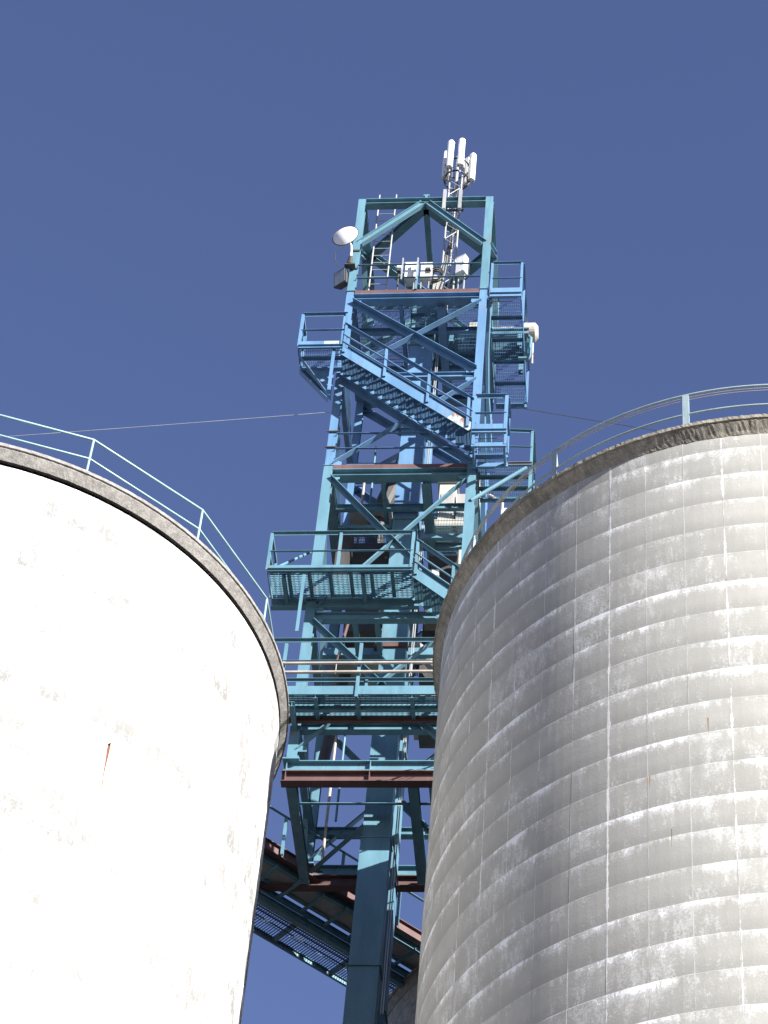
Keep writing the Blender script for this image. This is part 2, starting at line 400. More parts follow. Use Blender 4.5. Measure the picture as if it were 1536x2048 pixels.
# --- third silo behind
TCX, TCY, TR = 5.95, 45.35, 5.0
MT = rough_concrete('shaded_silo_concrete', (.32, .31, .28), .3)
ts = silo_root('plain grey concrete silo in shade behind the elevator casing', TCX, TCY)
v, f = lathe(0, 0, [(TR, 0), (TR, SZ - .3)], 160); sub(ts, 'wall', v, f, MT)
rim_and_roof(ts, TR, 1.02, SZ, RIM_L, ROOF, .003)
hv = MB(); a = math.atan2(-1.0, -1.0) - .42
for dz in (0,):
    ca, sa = math.cos(a), math.sin(a)
    c0 = Vector((ca * (TR + .02), sa * (TR + .02), SZ - 1.75)); tx = Vector((-sa, ca, 0))
    hv.quadplate([c0 - tx * .3, c0 + tx * .3, c0 + tx * .3 + Vector((0, 0, .28)), c0 - tx * .3 + Vector((0, 0, .28))], .04, (ca, sa, 0))
o = sub(ts, 'vent_louvre', hv.v, hv.f, DARK, False)

# --- guard rails on the silo tops
def silo_rail(name, label, cx, cy, rad, post_angles, curved, mat, a_from, a_to, flat_posts, top, hs=1.0):
    root = bpy.data.objects.new(name, None); col.objects.link(root); root.location = (cx, cy, top)
    root['label'] = label; root['category'] = 'railing'; root['group'] = 'guard rails round the silo tops'
    def pt(a, z): return Vector((rad * math.cos(a), rad * math.sin(a), z))
    if curved: angs = [a_from + (a_to - a_from) * i / 120 for i in range(121)]
    else: angs = post_angles
    for nm, z, r in (('top_rail', 1.06 * hs, .021), ('mid_rail', .56 * hs, .019)):
        mb = MB().tube([pt(a, z) for a in angs], r, 8); o = link_mesh(nm, mb.v, mb.f, mat, True); o.parent = root
    if curved:
        for z, rr in ((.99, .007), (.93, .007)):
            mb = MB().tube([pt(a, z) * 1.0 for a in angs], rr, 5); o = link_mesh('safety_wire', mb.v, mb.f, PIPE, True); o.parent = root
    for a in post_angles:
        mb = MB()
        if flat_posts:
            up = (math.cos(a), math.sin(a), 0)
            mb.extrude(pt(a, -.02), pt(a, 1.07), csec(.03, .11, .008) if 0 else rect(.11, .035), up)
        else: mb.tube([pt(a, -.02), pt(a, 1.06 * hs)], .021, 8)
        o = link_mesh('post', mb.v, mb.f, mat); o.parent = root
        q = pt(a, 0); bp_ = MB().box((q.x - .09, q.y - .09, -.01), (q.x + .09, q.y + .09, .014)); o = link_mesh('base_plate', bp_.v, bp_.f, mat); o.parent = root
    return root
RAILP = painted('faded_rail_paint', (.30, .48, .52), .5)
silo_rail('guard_rail', 'curved grey-blue pipe guard rail with flat posts on the grey silo', RCX, RCY, 5.77,
          [R(x) for x in (-113.9, -139.0, -164, -189, -214, -239, -264, -88, -63, -38)], True, painted('grey_rail_paint', (.34, .44, .46), .5), R(-265), R(-38), True, SZ)
silo_rail('guard_rail', 'straight-sectioned light blue guard rail on the white silo', LCX, LCY, 5.985 * KL,
          [R(x) for x in (-113, -90, -65.8, -42.8, -19.9, 2, 25, 48, 71)], False, RAILP, 0, 0, False, SZL, KL)

# ================================================================== STEEL TOWER
Z_TOP, Z_L1, Z_MID, Z_L2, Z_L3, Z_L4, Z_B = 52.33, 48.66, 45.72, 42.52, 38.05, 35.0, 34.0
tw = Thing('steel_tower', 'tall light blue steel tower frame with crossed braces rising between the two silos', 'tower', (0, 0, Z_B))
hl = .1
corners = {(i, j): ((hl if i == 0 else TW - hl), (hl if j == 0 else TD - hl)) for i in (0, 1) for j in (0, 1)}
for (i, j), (x, y) in corners.items():
    tw.beam((x, y, Z_B), (x, y, Z_L2), isec(.2, .2, .018, .014), TEAL, 'leg', (0, 1, 0))
    tw.beam((x, y, Z_L2 + .016), (x, y, Z_L1), isec(.18, .175, .018, .014), BLUE, 'leg', (0, 1, 0))
    tw.beam((x, y, Z_L1 + .016), (x, y, Z_TOP), isec(.18, .175, .018, .014), TEAL, 'leg', (0, 1, 0))
    for z in (Z_L2, Z_L1):
        tw.box((x - .115, y - .115, z + .001), (x + .115, y + .115, z + .015), TEAL, 'splice_plate')
    tw.box((x - .16, y - .16, Z_B - .02), (x + .16, y + .16, Z_B + .012), TEAL, 'base_plate')
    for sgn in (-1, 1):
        tw.box((x - .13, y - .006 + sgn * .06, Z_B + .013), (x + .13, y + .006 + sgn * .06, Z_B + .14), TEAL, 'stiffener')
def ring(z, h, w, mat, sides='FBLR', inset=.1):
    a, b, c, d = hl + inset, TW - hl - inset, hl + inset, TD - hl - inset; zc = z - h / 2; pl = isec(h, w, .014, .01)
    if 'F' in sides: tw.beam((a, hl, zc), (b, hl, zc), pl, mat)
    if 'B' in sides: tw.beam((a, TD - hl, zc), (b, TD - hl, zc), pl, mat)
    if 'L' in sides: tw.beam((hl, c, zc), (hl, d, zc), pl, mat)
    if 'R' in sides: tw.beam((TW - hl, c, zc), (TW - hl, d, zc), pl, mat)
ring(Z_TOP, .19, .20, TEAL); ring(Z_L1 - .125, .19, .23, BLUE); ring(Z_MID - .02, .16, .12, BLUE)
ring(Z_L2 - .125, .2, .23, TEAL); ring(Z_L3, .2, .15, TEAL); ring(Z_L4, .2, .15, TEAL)
# roof level diamond bracing
mx, my = TW / 2, TD / 2; zt = Z_TOP - .12
for p, q in (((mx, hl + .1), (hl + .1, my)), ((hl + .1, my), (mx, TD - hl - .1)), ((mx, TD - hl - .1), (TW - hl - .1, my)), ((TW - hl - .1, my), (mx, hl + .1))):
    tw.beam((p[0], p[1], zt), (q[0], q[1], zt), isec(.2, .19, .014, .01), TEAL, 'roof_brace')
tw.beam((mx, hl + .1, zt), (mx, TD - hl - .1, zt), isec(.2, .13, .014, .01), TEAL, 'roof_beam')
tw.box((mx - .03, hl - .05, Z_TOP + .002), (mx + .03, hl + .05, Z_TOP + .16), TEAL, 'lifting_lug')
tw.tube([(mx - .07, hl, Z_TOP + .19), (mx + .07, hl, Z_TOP + .19)], .045, TEAL, 'sheave')
# top storey knee braces on all four faces
zk = 50.55
for p, q in (((mx - .05, .03, Z_TOP - .2), (.17, .03, zk)), ((mx + .05, .03, Z_TOP - .2), (TW - .17, .03, zk - .08)),
             ((mx - .05, TD - .03, Z_TOP - .2), (.17, TD - .03, zk)), ((mx + .05, TD - .03, Z_TOP - .2), (TW - .17, TD - .03, zk)),
             ((.04, my, Z_TOP - .2), (.04, .17, zk)), ((.04, my, Z_TOP - .2), (.04, TD - .17, zk)),
             ((TW - .04, my, Z_TOP - .2), (TW - .04, .17, zk)), ((TW - .04, my, Z_TOP - .2), (TW - .04, TD - .17, zk))):
    tw.beam(p, q, isec(.16, .12, .012, .01), TEAL, 'brace')
# crossed braces, front and rear face, storey by storey
def xbrace(z1, z0, mat, size, split=0, zc_extra=0, rear=True):
    for b in ((.0, TD - .012) if rear else (.0,)):
        s = 1 if b == 0 else -1
        for k, (x0, x1) in enumerate(((.16, TW - .16), (TW - .16, .16))):
            off = b + (.0 if k == 0 else s * .035)
            tw.beam((x0, off, z1), (x1, off, z0), lsec(size, .012, 1 if k == 0 else -1, -1 if k == 0 else 1), mat, 'brace')
        tw.part('gusset_plate', MB().quadplate([(TW / 2 - .12, b + s * .016, (z0 + z1) / 2), (TW / 2, b + s * .016, (z0 + z1) / 2 - .13), (TW / 2 + .12, b + s * .016, (z0 + z1) / 2), (TW / 2, b + s * .016, (z0 + z1) / 2 + .13)], .012, (0, 1, 0)), mat)
        for x in (.13, TW - .13):
            d = 1 if x < 1 else -1
            for z, e in ((z1, 1), (z0, -1)):
                tw.part('gusset_plate', MB().quadplate([(x, b + s * .022, z + .07 * e), (x + d * .24, b + s * .022, z + .07 * e), (x + d * .24, b + s * .022, z - .04 * e), (x, b + s * .022, z - .16 * e)], .012, (0, 1, 0)), mat)
xbrace(48.25, 45.72, BLUE, .15); xbrace(45.42, 42.62, BLUE, .14)
xbrace(42.15, 38.15, TEAL, .11); xbrace(37.8, 34.3, TEAL, .11)
# side face braces, one per storey
for x in (.03, TW - .03):
    for (za, zb, mt) in ((48.25, 45.7, BLUE), (45.4, 42.6, BLUE), (42.1, 38.2, TEAL), (37.8, 34.3, TEAL)):
        tw.beam((x, .2, za), (x, TD - .2, zb), lsec(.1, .012), mt, 'brace')
# floor joists of both main floors
for z, mt in ((Z_L1 - .16, BLUE), (Z_L2 - .16, TEAL)):
    tw.beam((1.27, .19, z - .1), (1.27, TD - .19, z - .1), isec(.18, .08, .01, .008), mt, 'joist')
    tw.beam((2.2, .19, z - .13), (2.2, TD - .19, z - .13), isec(.26, .19, .014, .01), mt, 'joist')
    tw.beam((.2, 1.0, z - .1), (TW - .2, 1.0, z - .1), isec(.16, .1, .01, .008), mt, 'cross_beam')
    tw.beam((.2, 2.15, z - .1), (TW - .2, 2.15, z - .1), isec(.16, .1, .01, .008), mt, 'cross_beam')
for x in (1.0, 1.45): tw.beam((x, .19, Z_L3 - .09), (x, TD - .19, Z_L3 - .09), isec(.15, .1, .01, .008), TEAL, 'joist')

# ------------------------------------------------------------------ grillage the tower stands on
gl = Thing('support_grillage', 'blue and red-brown twin beams carrying the tower across the silo tops', 'beams', (0, 0, SZ - CAMZ + .01))
zb0 = SZ - CAMZ + .012
for y, xa, xb in ((.1, -.06, 5.2), (TD - .1, -4.6, 5.6)):
    gl.beam((xa, y, zb0 + .15), (xb, y, zb0 + .15), isec(.27, .2, .02, .014), RUST, 'red_oxide_beam')
    gl.beam((xa + .03, y, zb0 + .42), (xb, y, zb0 + .42), isec(.25, .18, .018, .012), TEAL, 'beam')
    for x in (.02, 1.62, 3.2):
        gl.box((x - .008, y - .09, zb0 + .31), (x + .008, y + .09, zb0 + .525), TEAL, 'web_stiffener')
        gl.box((x - .008, y - .095, zb0 + .04), (x + .008, y + .095, zb0 + .26), RUST, 'web_stiffener')
for x in (.12, 2.44, 2.84): gl.beam((x, .22, zb0 + .13), (x, TD - .22, zb0 + .13), isec(.22, .19, .016, .012), TEAL, 'cross_beam')
gl.beam((.22, .86, zb0 + .2), (2.74, .86, zb0 + .2), lsec(.06, .008), TEAL, 'tie')
gl.beam((.25, 2.8, zb0 + .14), (1.5, 1.32, zb0 + .14), lsec(.1, .01), TEAL, 'brace')
gl.beam((2.2, .7, zb0 + .14), (2.78, 1.85, zb0 + .14), lsec(.08, .01), TEAL, 'brace')

# ------------------------------------------------------------------ bucket elevator: two casings and the head
be = Thing('bucket_elevator', 'twin square blue elevator casings running up the middle of the tower', 'elevator', (1.68, 1.9, -CAMZ))
def casing(x0, x1, y0, y1, zs, big):
    for za, zc in zip(zs, zs[1:]):
        e = .02 if za < big - .1 else 0.0
        s = be.box((x0 - e, y0 - e, za + .012), (x1 + e, y1 + e, zc - .012), BLUE if 41 < za < 47 else TEAL, 'casing_section')
        be.box((x0 - e - .035, y0 - e - .035, za - .011), (x1 + e + .035, y1 + e + .035, za + .011), TEAL, 'flange', s)
casing(1.44, 1.965, 1.1, 1.46, [-CAMZ + .02, 2.5, 6, 9.5, 13, 16.5, 20, 23.4, 26.8, 29.95, 33.0, 36.0, 39.0, 42.0, 45.0, 48.0, 49.1], 33.0)
casing(1.44, 1.965, 2.45, 2.8, [-CAMZ + .02, 2.5, 6, 9.5, 13, 16.5, 20, 23.4, 26.8, 29.95, 33.0, 36.0, 39.0, 42.0, 45.0, 48.0, 49.1], 32.6)
hd = MB(); pr_ = [(1.02, 49.11), (2.9, 49.11), (2.9, 49.4), (2.72, 49.7), (2.32, 49.9), (1.62, 49.9), (1.22, 49.7), (1.02, 49.4)]
n = len(pr_); hd.v = [(1.39, y, z) for y, z in pr_] + [(2.02, y, z) for y, z in pr_]
hd.f = [tuple(range(n)), tuple(reversed(range(n, 2 * n)))] + [(i, (i + 1) % n, n + (i + 1) % n, n + i) for i in range(n)]
hood = be.part('head_hood', hd, TEAL)

for z in (36.0, 33.0, 39.0):
    be.beam((2.03, 1.08, z), (2.03, 2.82, z), rect(.02, .05), DARK, 'tie_bar')
for x in (2.06, 2.1): be.tube([(x, 1.25, 29), (x, 1.25, 48)], .012, GALV, 'conduit', 6)

# ------------------------------------------------------------------ top floor (level 1) and what stands on it
f1 = Thing('grated_floor', 'upper open grating floor with red-brown edge strip below the antenna mast', 'platform', (TW / 2, TD / 2, Z_L1 - .1))
zf = Z_L1 - .005
f1.part('grating', grating(.2, 1.33, .2, TD - .2, zf), BLUE); f1.part('grating', grating(2.06, TW - .2, .2, TD - .2, zf), BLUE)
f1.part('grating', grating(1.36, 2.03, .2, 1.0, zf), BLUE)
f1.box((.2, -.005, zf - .115), (TW - .2, .03, zf + .02), RUST, 'edge_strip')
f1.box((.2, TD - .03, zf - .115), (TW - .2, TD + .005, zf + .02), RUST, 'edge_strip')
for z in (49.62, 49.12): f1.beam((.2, -.02, z), (TW - .2, -.02, z), lsec(.05, .007), TEAL, 'guard_rail')
for x in (1.62,): f1.beam((x, -.03, zf), (x, -.03, 49.62), lsec(.05, .007), TEAL, 'post', (0, 1, 0))
for z in (49.62, 49.12): f1.beam((.03, .2, z), (.03, TD - .2, z), lsec(.05, .007), TEAL, 'guard_rail')
for x in (1.27, 1.62): f1.beam((x, -.06, 48.98), (x, -.06, 49.8), csec(.05, .03, .006), GALV, 'strut_channel', (0, 1, 0))
# ladder
ld = Thing('access_ladder', 'thin galvanised ladder standing up past the top beam', 'ladder', (.65, .42, zf))
for x in (.44, .85): ld.tube([(x, .42, zf + .01), (x, .42, 53.05)], .02, GALV, 'rail')
for i in range(15): ld.tube([(.44, .42, zf + .25 + i * .28), (.85, .42, zf + .25 + i * .28)], .012, GALV, 'rung', 6)
# equipment cabinets
def cabinet(label, x0, x1, y0, y1, z0, z1, rz=0, mat=WHITE, cat='cabinet', name='equipment_cabinet', legs=True):
    cx, cy = (x0 + x1) / 2, (y0 + y1) / 2
    t = Thing(name, label, cat, (cx, cy, zf if legs else z0)); t.o.rotation_euler.z = YAW + rz
    bd = t.box((x0, y0, z0), (x1, y1, z1), mat, 'body')
    t.box((x0 + .012, y0 - .014, z0 + .012), (x1 - .012, y0 - .002, z1 - .012), mat, 'door', bd)
    t.box((x1 - .035, y0 - .03, (z0 + z1) / 2 - .03), (x1 - .02, y0 - .014, (z0 + z1) / 2 + .03), DARK, 'handle', bd)
    t.box((x0 - .015, y0 - .02, z1 + .001), (x1 + .015, y1 + .01, z1 + .012), mat, 'lid', bd)
    if legs:
        for x in (x0 + .04, x1 - .04): t.beam((x, cy, zf), (x, cy, z0 - .001), csec(.04, .025, .005), GALV, 'stand', (0, 1, 0))
    return t
cabinet('larger white equipment cabinet between two strut channels on the upper rail', 1.29, 1.57, .12, .38, 49.3, 49.86)
cb = cabinet('white equipment cabinet with a dark square window beside the larger one', 1.66, 1.92, .12, .34, 49.3, 49.84)
cb.box((1.775, .098, 49.42), (1.895, .105, 49.66), DARK, 'window')
cabinet('tilted white cabinet with a dark seam right of the mast foot', 2.50, 2.74, .2, .42, 49.6, 50.2, R(-28))
sm = Thing('camera_housing', 'tiny white camera housing with dark underside on the upper floor', 'camera', (1.15, .15, zf))
sm.box((1.1, .1, 49.68), (1.2, .22, 49.82), WHITE, 'housing'); sm.box((1.11, .11, 49.56), (1.19, .2, 49.675), DARK, 'lens_unit')
sm.tube([(1.15, .15, zf), (1.15, .15, 49.56)], .02, DARK, 'stand')
jb = Thing('cable_coil', 'grey coil of cable and boxes at the foot of the mast', 'cable coil', (2.0, .25, zf))
for k in range(5):
    jb.tube([(2.02 + .16 * math.cos(a), .2 + k * .03, 49.55 + .24 * math.sin(a)) for a in [2 * math.pi * i / 20 for i in range(21)]], .016, GALV if k % 2 else BLACK, 'loop', 6)
jb.box((1.96, .28, zf), (2.16, .42, 49.6), GREY, 'junction_box')
for k in range(6):
    pts = [(2.02 + .02 * k, .3, zf + .02), (2.05 + .03 * k, .26 + .03 * (k % 3), 49.1), (2.1 + .03 * k, .35, 49.9), (2.2 + .02 * k, .45, 50.8 + .2 * k)]
    jb.tube(pts, .011, BLACK if k % 2 else GALV, 'cable', 6)
# lattice mast
ms = Thing('lattice_mast', 'slim galvanised lattice mast carrying the panel antennas', 'mast', (2.28, .5, zf))
ML_ = [(2.13, .38), (2.43, .38), (2.28, .64)]
for x, y in ML_: ms.tube([(x, y, zf), (x, y, 53.75)], .024, GALV, 'leg')
zz = zf + .1; k = 0
while zz < 53.5:
    for i in range(3):
        a, b = ML_[i], ML_[(i + 1) % 3]
        if k % 2: a, b = b, a
        ms.tube([(a[0], a[1], zz), (b[0], b[1], zz + .3)], .008, GALV, 'lacing', 5)
    zz += .3; k += 1
ms.tube([(2.28, .5, 50.9), (2.26, .5, 52.2), (2.3, .48, 53.6)], .03, BLACK, 'cable_bundle', 8)
for x in (2.09, 2.47):
    ms.box((x - .04, -.02, 51.85), (x + .04, .06, 52.62), GALV, 'clamp_channel')
ms.beam((2.05, .2, 52.05), (2.55, .2, 52.05), rect(.05, .04), DARK, 'clamp_bar')
for z in (53.72, 54.25):
    ms.tube([(2.28 + .3 * math.cos(2 * math.pi * i / 16), .5 + .3 * math.sin(2 * math.pi * i / 16), z) for i in range(17)], .022, DARK, 'mounting_ring', 6)
ms.tube([(2.28, .5, 53.3), (2.28, .5, 54.75)], .04, GALV, 'head_pole')
for i, (x, y) in enumerate(((2.0, .2), (2.6, .45))):
    ms.tube([(x, y, 53.7), (x + .03, y + .02, 53.35), ((x + 2.28) / 2, y + .1, 53.1), (2.28, .5, 53.0)], .009, BLACK, 'jumper_cable', 6)
def antenna(label, x, y, z, ang, h=1.08, w=.16):
    t = Thing('panel_antenna', label, 'antenna', (x, y, z - .15), 'panel antennas on the mast'); t.o.rotation_euler.z = YAW
    ca, sa = math.cos(ang), math.sin(ang)
    def sh(pl): return [(x + px * ca - py * sa, y + px * sa + py * ca) for px, py in pl]
    pl = sh([(-w / 2, .05), (-w / 2, -.02)] + [(-w / 2 * math.cos(q), -.02 - .055 * math.sin(q)) for q in [math.pi * i / 8 for i in range(1, 8)]] + [(w / 2, -.02), (w / 2, .05)])
    n = len(pl); mb = MB(); mb.v = [(a, b, z) for a, b in pl] + [(a, b, z + h) for a, b in pl]
    cx_, cy_ = x, y
    mb.v += [((a - cx_) * .7 + cx_, (b - cy_) * .7 + cy_, z + h + .04) for a, b in pl]
    mb.f = [tuple(range(n)), tuple(reversed(range(2 * n, 3 * n)))]
    for L in (0, n): mb.f += [(L + i, L + (i + 1) % n, L + n + (i + 1) % n, L + n + i) for i in range(n)]
    t.part('radome', mb, WHITE)
    bk = sh([(-.03, .055), (.03, .055), (.03, .075), (-.03, .075)]); mb = MB(); mb.v = [(a, b, z + .03) for a, b in bk] + [(a, b, z + h - .03) for a, b in bk]
    mb.f = [(0, 1, 2, 3), (7, 6, 5, 4)] + [(i, (i + 1) % 4, 4 + (i + 1) % 4, 4 + i) for i in range(4)]
    t.part('back_channel', mb, GALV)
    q = sh([(0, .11)])[0]; t.tube([(q[0], q[1], z - .12), (q[0], q[1], z + h - .1)], .024, GALV, 'pole')
    for zz in (z + .12, z + h - .25):
        t.tube([(q[0], q[1], zz), (x, y, zz)], .018, DARK, 'bracket', 6)
    for dx in (-.04, .04):
        q = sh([(dx, 0)])[0]; t.tube([(q[0], q[1], z), (q[0], q[1], z - .06)], .014, DARK, 'connector', 6)
    d = Vector((2.28 - x, .5 - y, 0)).normalized(); e = Vector((2.28, .5, 0)) - d * .28; q = sh([(0, .11)])[0]
    t.tube([(q[0], q[1], z - .05), (e.x, e.y, 53.72)], .02, DARK, 'arm', 6)
AN = [('white panel antenna, tallest looking, facing out over the front beam', 2.40, .06, 53.72, .15), ('white panel antenna left of the tallest one on the mast head', 2.12, .12, 53.74, -.45),
      ('white panel antenna held furthest out on the right of the mast head', 2.66, .44, 53.62, .95), ('shaded panel antenna furthest left on the mast head', 1.98, .5, 53.82, -1.6),
      ('panel antenna mostly hidden behind the left pair on the mast', 2.03, .75, 54.25, -2.2), ('panel antenna turned away at the back of the mast head', 2.48, .82, 54.0, 2.5)]
for L, x, y, z, a in AN: antenna(L, x, y, z, a)
# dish and flood light on the front left leg
ds = Thing('satellite_dish', 'white round dish antenna clamped to the front left leg', 'dish', (.0, -.12, 49.6))
dc = Vector((-.13, -.34, 50.36)); dn = Vector((-.25, -.95, -.08)).normalized(); dx_ = dn.cross(Vector((0, 0, 1))).normalized(); dy_ = dx_.cross(dn)
mb = MB(); nr, nc = 7, 32
for i in range(nr + 1):
    r_ = .315 * i / nr; d_ = .115 * (1 - (i / nr) ** 2)
    for j in range(nc): a = 2 * math.pi * j / nc; mb.v.append(tuple(dc + dx_ * r_ * math.cos(a) + dy_ * r_ * math.sin(a) + dn * d_))
for i in range(nr):
    for j in range(nc): mb.f.append((i * nc + j, i * nc + (j + 1) % nc, (i + 1) * nc + (j + 1) % nc, (i + 1) * nc + j))
ds.part('radome', mb, WHITE, smooth=True)
ds.tube([tuple(dc + dx_ * .322 * math.cos(2 * math.pi * j / 32) + dy_ * .322 * math.sin(2 * math.pi * j / 32)) for j in range(33)], .011, DARK, 'rim', 6)
mb = MB().extrude(dc - dn * .005, dc - dn * .13, circ(.3, 24), (0, 0, 1), circ(.1, 24)); ds.part('reflector', mb, GREY)
ds.tube([tuple(dc - dn * .12), (-.0, -.14, 50.25), (.02, -.12, 50.05), (.02, -.1, 49.8)], .028, WHITE, 'mast_pipe')
ds.part('foot_cone', MB().extrude((.02, -.1, 49.52), (.02, -.1, 49.84), circ(.085, 12), (0, 1, 0), circ(.05, 12)), DARK)
ds.box((-.1, -.17, 49.48), (.15, -.03, 49.515), DARK, 'foot_plate')
ds.tube([tuple(dc + dy_ * -.3 + dx_ * -.08), (-.33, -.28, 49.8), (-.32, -.2, 49.6), (-.22, -.15, 49.42)], .01, BLACK, 'feed_cable', 6)
for z in (50.2, 49.5): ds.box((-.012, -.016, z), (.215, -.002, z + .05), DARK, 'clamp_strap')
fl = Thing('flood_light', 'dark wedge-shaped flood light under the dish', 'lamp', (-.1, .0, 48.95))
def wedge(c, n, w, h, d0, taper=.6):
    n = Vector(n).normalized(); x = n.cross(Vector((0, 0, 1))).normalized(); y = x.cross(n); c = Vector(c); m = MB()
    m.v = [tuple(c + x * a * w / 2 + y * b * h / 2) for a, b in ((-1, -1), (1, -1), (1, 1), (-1, 1))] + [tuple(c - n * d0 + x * a * w / 2 * taper + y * b * h / 2 * taper) for a, b in ((-1, -1), (1, -1), (1, 1), (-1, 1))]
    m.f = [(0, 1, 2, 3), (7, 6, 5, 4)] + [(i, (i + 1) % 4, 4 + (i + 1) % 4, 4 + i) for i in range(4)]
    g_ = MB().quadplate([tuple(c + n * .004 + x * a * w * .43 + y * b * h * .42) for a, b in ((-1, -1), (1, -1), (1, 1), (-1, 1))], .006, n)
    return m, g_
m_, g_ = wedge((-.2, .02, 49.22), (-.55, -.8, -.12), .36, .5, .2, .7)
hs = fl.part('housing', m_, DARK); fl.part('glass', g_, GLASSM, hs)
fl.tube([(-.1, .06, 49.2), (.02, .1, 49.2)], .02, DARK, 'bracket')

# ------------------------------------------------------------------ drive platform and motor at the right of the head
dv = Thing('drive_platform', 'dark raised drive platform with beams beside the elevator head', 'platform', (3.2, 2.0, zf))
for y in (1.55, 2.3): dv.beam((2.25, y, 48.98), (4.15, y, 48.98), isec(.2, .12, .012, .01), TEAL, 'beam')
for x in (2.35, 3.2, 4.05):
    dv.beam((x, 1.62, 48.98), (x, 2.23, 48.98), isec(.14, .1, .012, .01), TEAL, 'cross_beam')
    for y in (1.55, 2.3): dv.beam((x if x < 4 else 3.95, y, zf - .25), (x if x < 4 else 3.95, y, 48.87), isec(.1, .1, .01, .008), TEAL, 'post', (0, 1, 0))
dv.part('grating', grating(2.25, 4.15, 1.5, 2.36, 49.115, 'x'), TEAL)
mo = Thing('drive_motor', 'rust-stained motor and gearbox with a pale round end bell on the drive platform', 'motor', (3.4, 1.9, 49.12))
mo.tube([(3.25, 1.9, 49.45), (3.8, 1.9, 49.45)], .13, RUSTY, 'motor_body', 16)
mo.part('end_bell', MB().tube([(4.02, 1.9, 49.42), (4.28, 1.9, 49.42)], .235, 24).extrude((4.28, 1.9, 49.42), (4.35, 1.9, 49.42), circ(.235, 24), (0, 0, 1), circ(.15, 24)), CREAM)
mo.tube([(3.8, 1.9, 49.42), (4.02, 1.9, 49.42)], .07, DARK, 'shaft', 12)
mo.box((2.72, 1.72, 49.12), (3.0, 2.1, 49.62), CREAM, 'gearbox'); mo.box((2.42, 1.8, 49.12), (2.56, 2.0, 49.32), CREAM, 'coupling_cover')
mo.tube([(3.0, 1.9, 49.45), (3.25, 1.9, 49.45)], .06, DARK, 'input_shaft', 12)
bgp = [(3.9, 48.05), (4.2, 48.05), (4.22, 48.12), (4.22, 49.0), (4.15, 49.1), (3.95, 49.1)]
mo.tube([(3.93, 1.62, 48.1), (4.15, 1.62, 48.1), (4.2, 1.62, 48.2), (4.2, 1.62, 48.85), (4.12, 1.62, 48.95), (3.93, 1.62, 48.95)], .045, TEAL, 'belt_guard', 10)
mo.tube([(4.26, 1.5, 47.75), (4.26, 1.5, 48.5)], .025, RUSTY, 'drain_pipe')

# ------------------------------------------------------------------ upper balcony on the right
def deck(t, x0, x1, y0, y1, z, mat, along='y', joists=3, edge=.16, toe=None):
    t.part('grating', grating(x0 + .03, x1 - .03, y0 + .03, y1 - .03, z, along, .046), mat)
    for y, nm in ((y0, 'front_edge'), (y1, 'rear_edge')): t.beam((x0, y, z - edge / 2), (x1, y, z - edge / 2), csec(edge, .05, .008, 1 if y == y0 else -1), mat, 'edge_beam')
    for x in (x0, x1): t.beam((x, y0 + .052, z - edge / 2), (x, y1 - .052, z - edge / 2), rect(.014, edge), mat, 'edge_beam')
    for i in range(joists):
        if along == 'y':
            y = y0 + (y1 - y0) * (i + 1) / (joists + 1); t.beam((x0 + .01, y, z - .075), (x1 - .01, y, z - .075), lsec(.07, .008, 1, -1), mat, 'joist')
        else:
            x = x0 + (x1 - x0) * (i + 1) / (joists + 1); t.beam((x, y0 + .055, z - .075), (x, y1 - .055, z - .075), lsec(.07, .008, 1, -1), mat, 'joist')
by = Thing('balcony', 'narrow blue balcony along the right side of the upper floor', 'balcony', (3.7, 1.6, 48.3))
deck(by, 3.33, 4.06, .0, TD + .02, 48.47, BLUE, 'y', 4)
by.box((3.34, -.02, 48.475), (4.02, -.006, 48.66), BLUE, 'toe_board')
rail_run(by, [(3.36, .0, 48.47), (4.05, .0, 48.47)], 1.16, BLUE)
rail_run(by, [(4.06, .03, 48.47), (4.06, 1.7, 48.47), (4.06, TD, 48.47)], 1.16, BLUE, mids=(), post_at=[(4.06, .8, 48.47), (4.06, 1.75, 48.47), (4.06, TD, 48.47)])
cable = Thing('loose_cable', 'thin dark cable hanging down beside the front right leg', 'cable', (3.42, .2, 43.2))
cable.tube([(3.36, .12, 48.1), (3.37, .14, 46.5), (3.42, .2, 45.2), (3.5, .3, 44.2), (3.55, .35, 43.3)], .014, TEAL, 'strand', 6)

# ------------------------------------------------------------------ landings and stair on the front face
FV = -.72
ll = Thing('stair_landing', 'blue landing with guard rail at the top of the upper stair, beside the left leg', 'landing', (-.3, -.4, 45.5))
zl = 45.74
deck(ll, -.78, .26, FV, -.12, zl, BLUE, 'y', 1, .12)
ll.box((-.77, FV - .015, zl + .004), (-.22, FV - .003, zl + .15), BLUE, 'toe_board')
ll.box((-.218, FV - .015, zl + .004), (.12, FV - .003, zl + .15), RUSTY, 'toe_board', label='rust-stained toe board')
rail_run(ll, [(-.76, FV, zl), (.24, FV, zl)], 1.13, BLUE, sec=.06)
rail_run(ll, [(-.77, -.14, zl), (-.77, FV + .06, zl)], 1.13, BLUE, posts=False, sec=.06, post_at=[(-.77, -.14, zl)])
ll.part('bracket_plate', MB().quadplate([(-.78, -.13, zl - .13), (-.02, -.13, zl - .13), (-.02, -.13, zl - 1.15), (-.1, -.13, zl - 1.1)], .012, (0, 1, 0)), BLUE)
ll.beam((-.76, -.12, zl - .14), (-.06, -.12, zl - 1.12), isec(.1, .16, .01, .008), BLUE, 'knee_brace')
ll.beam((-.76, -.55, zl - .14), (-.06, -.12, zl - 1.05), lsec(.07, .008), BLUE, 'knee_brace')
ll.beam((.02, FV + .04, zl - 1.5), (.02, FV + .04, zl - .01), rect(.07, .03), BLUE, 'hanger', (0, 1, 0))
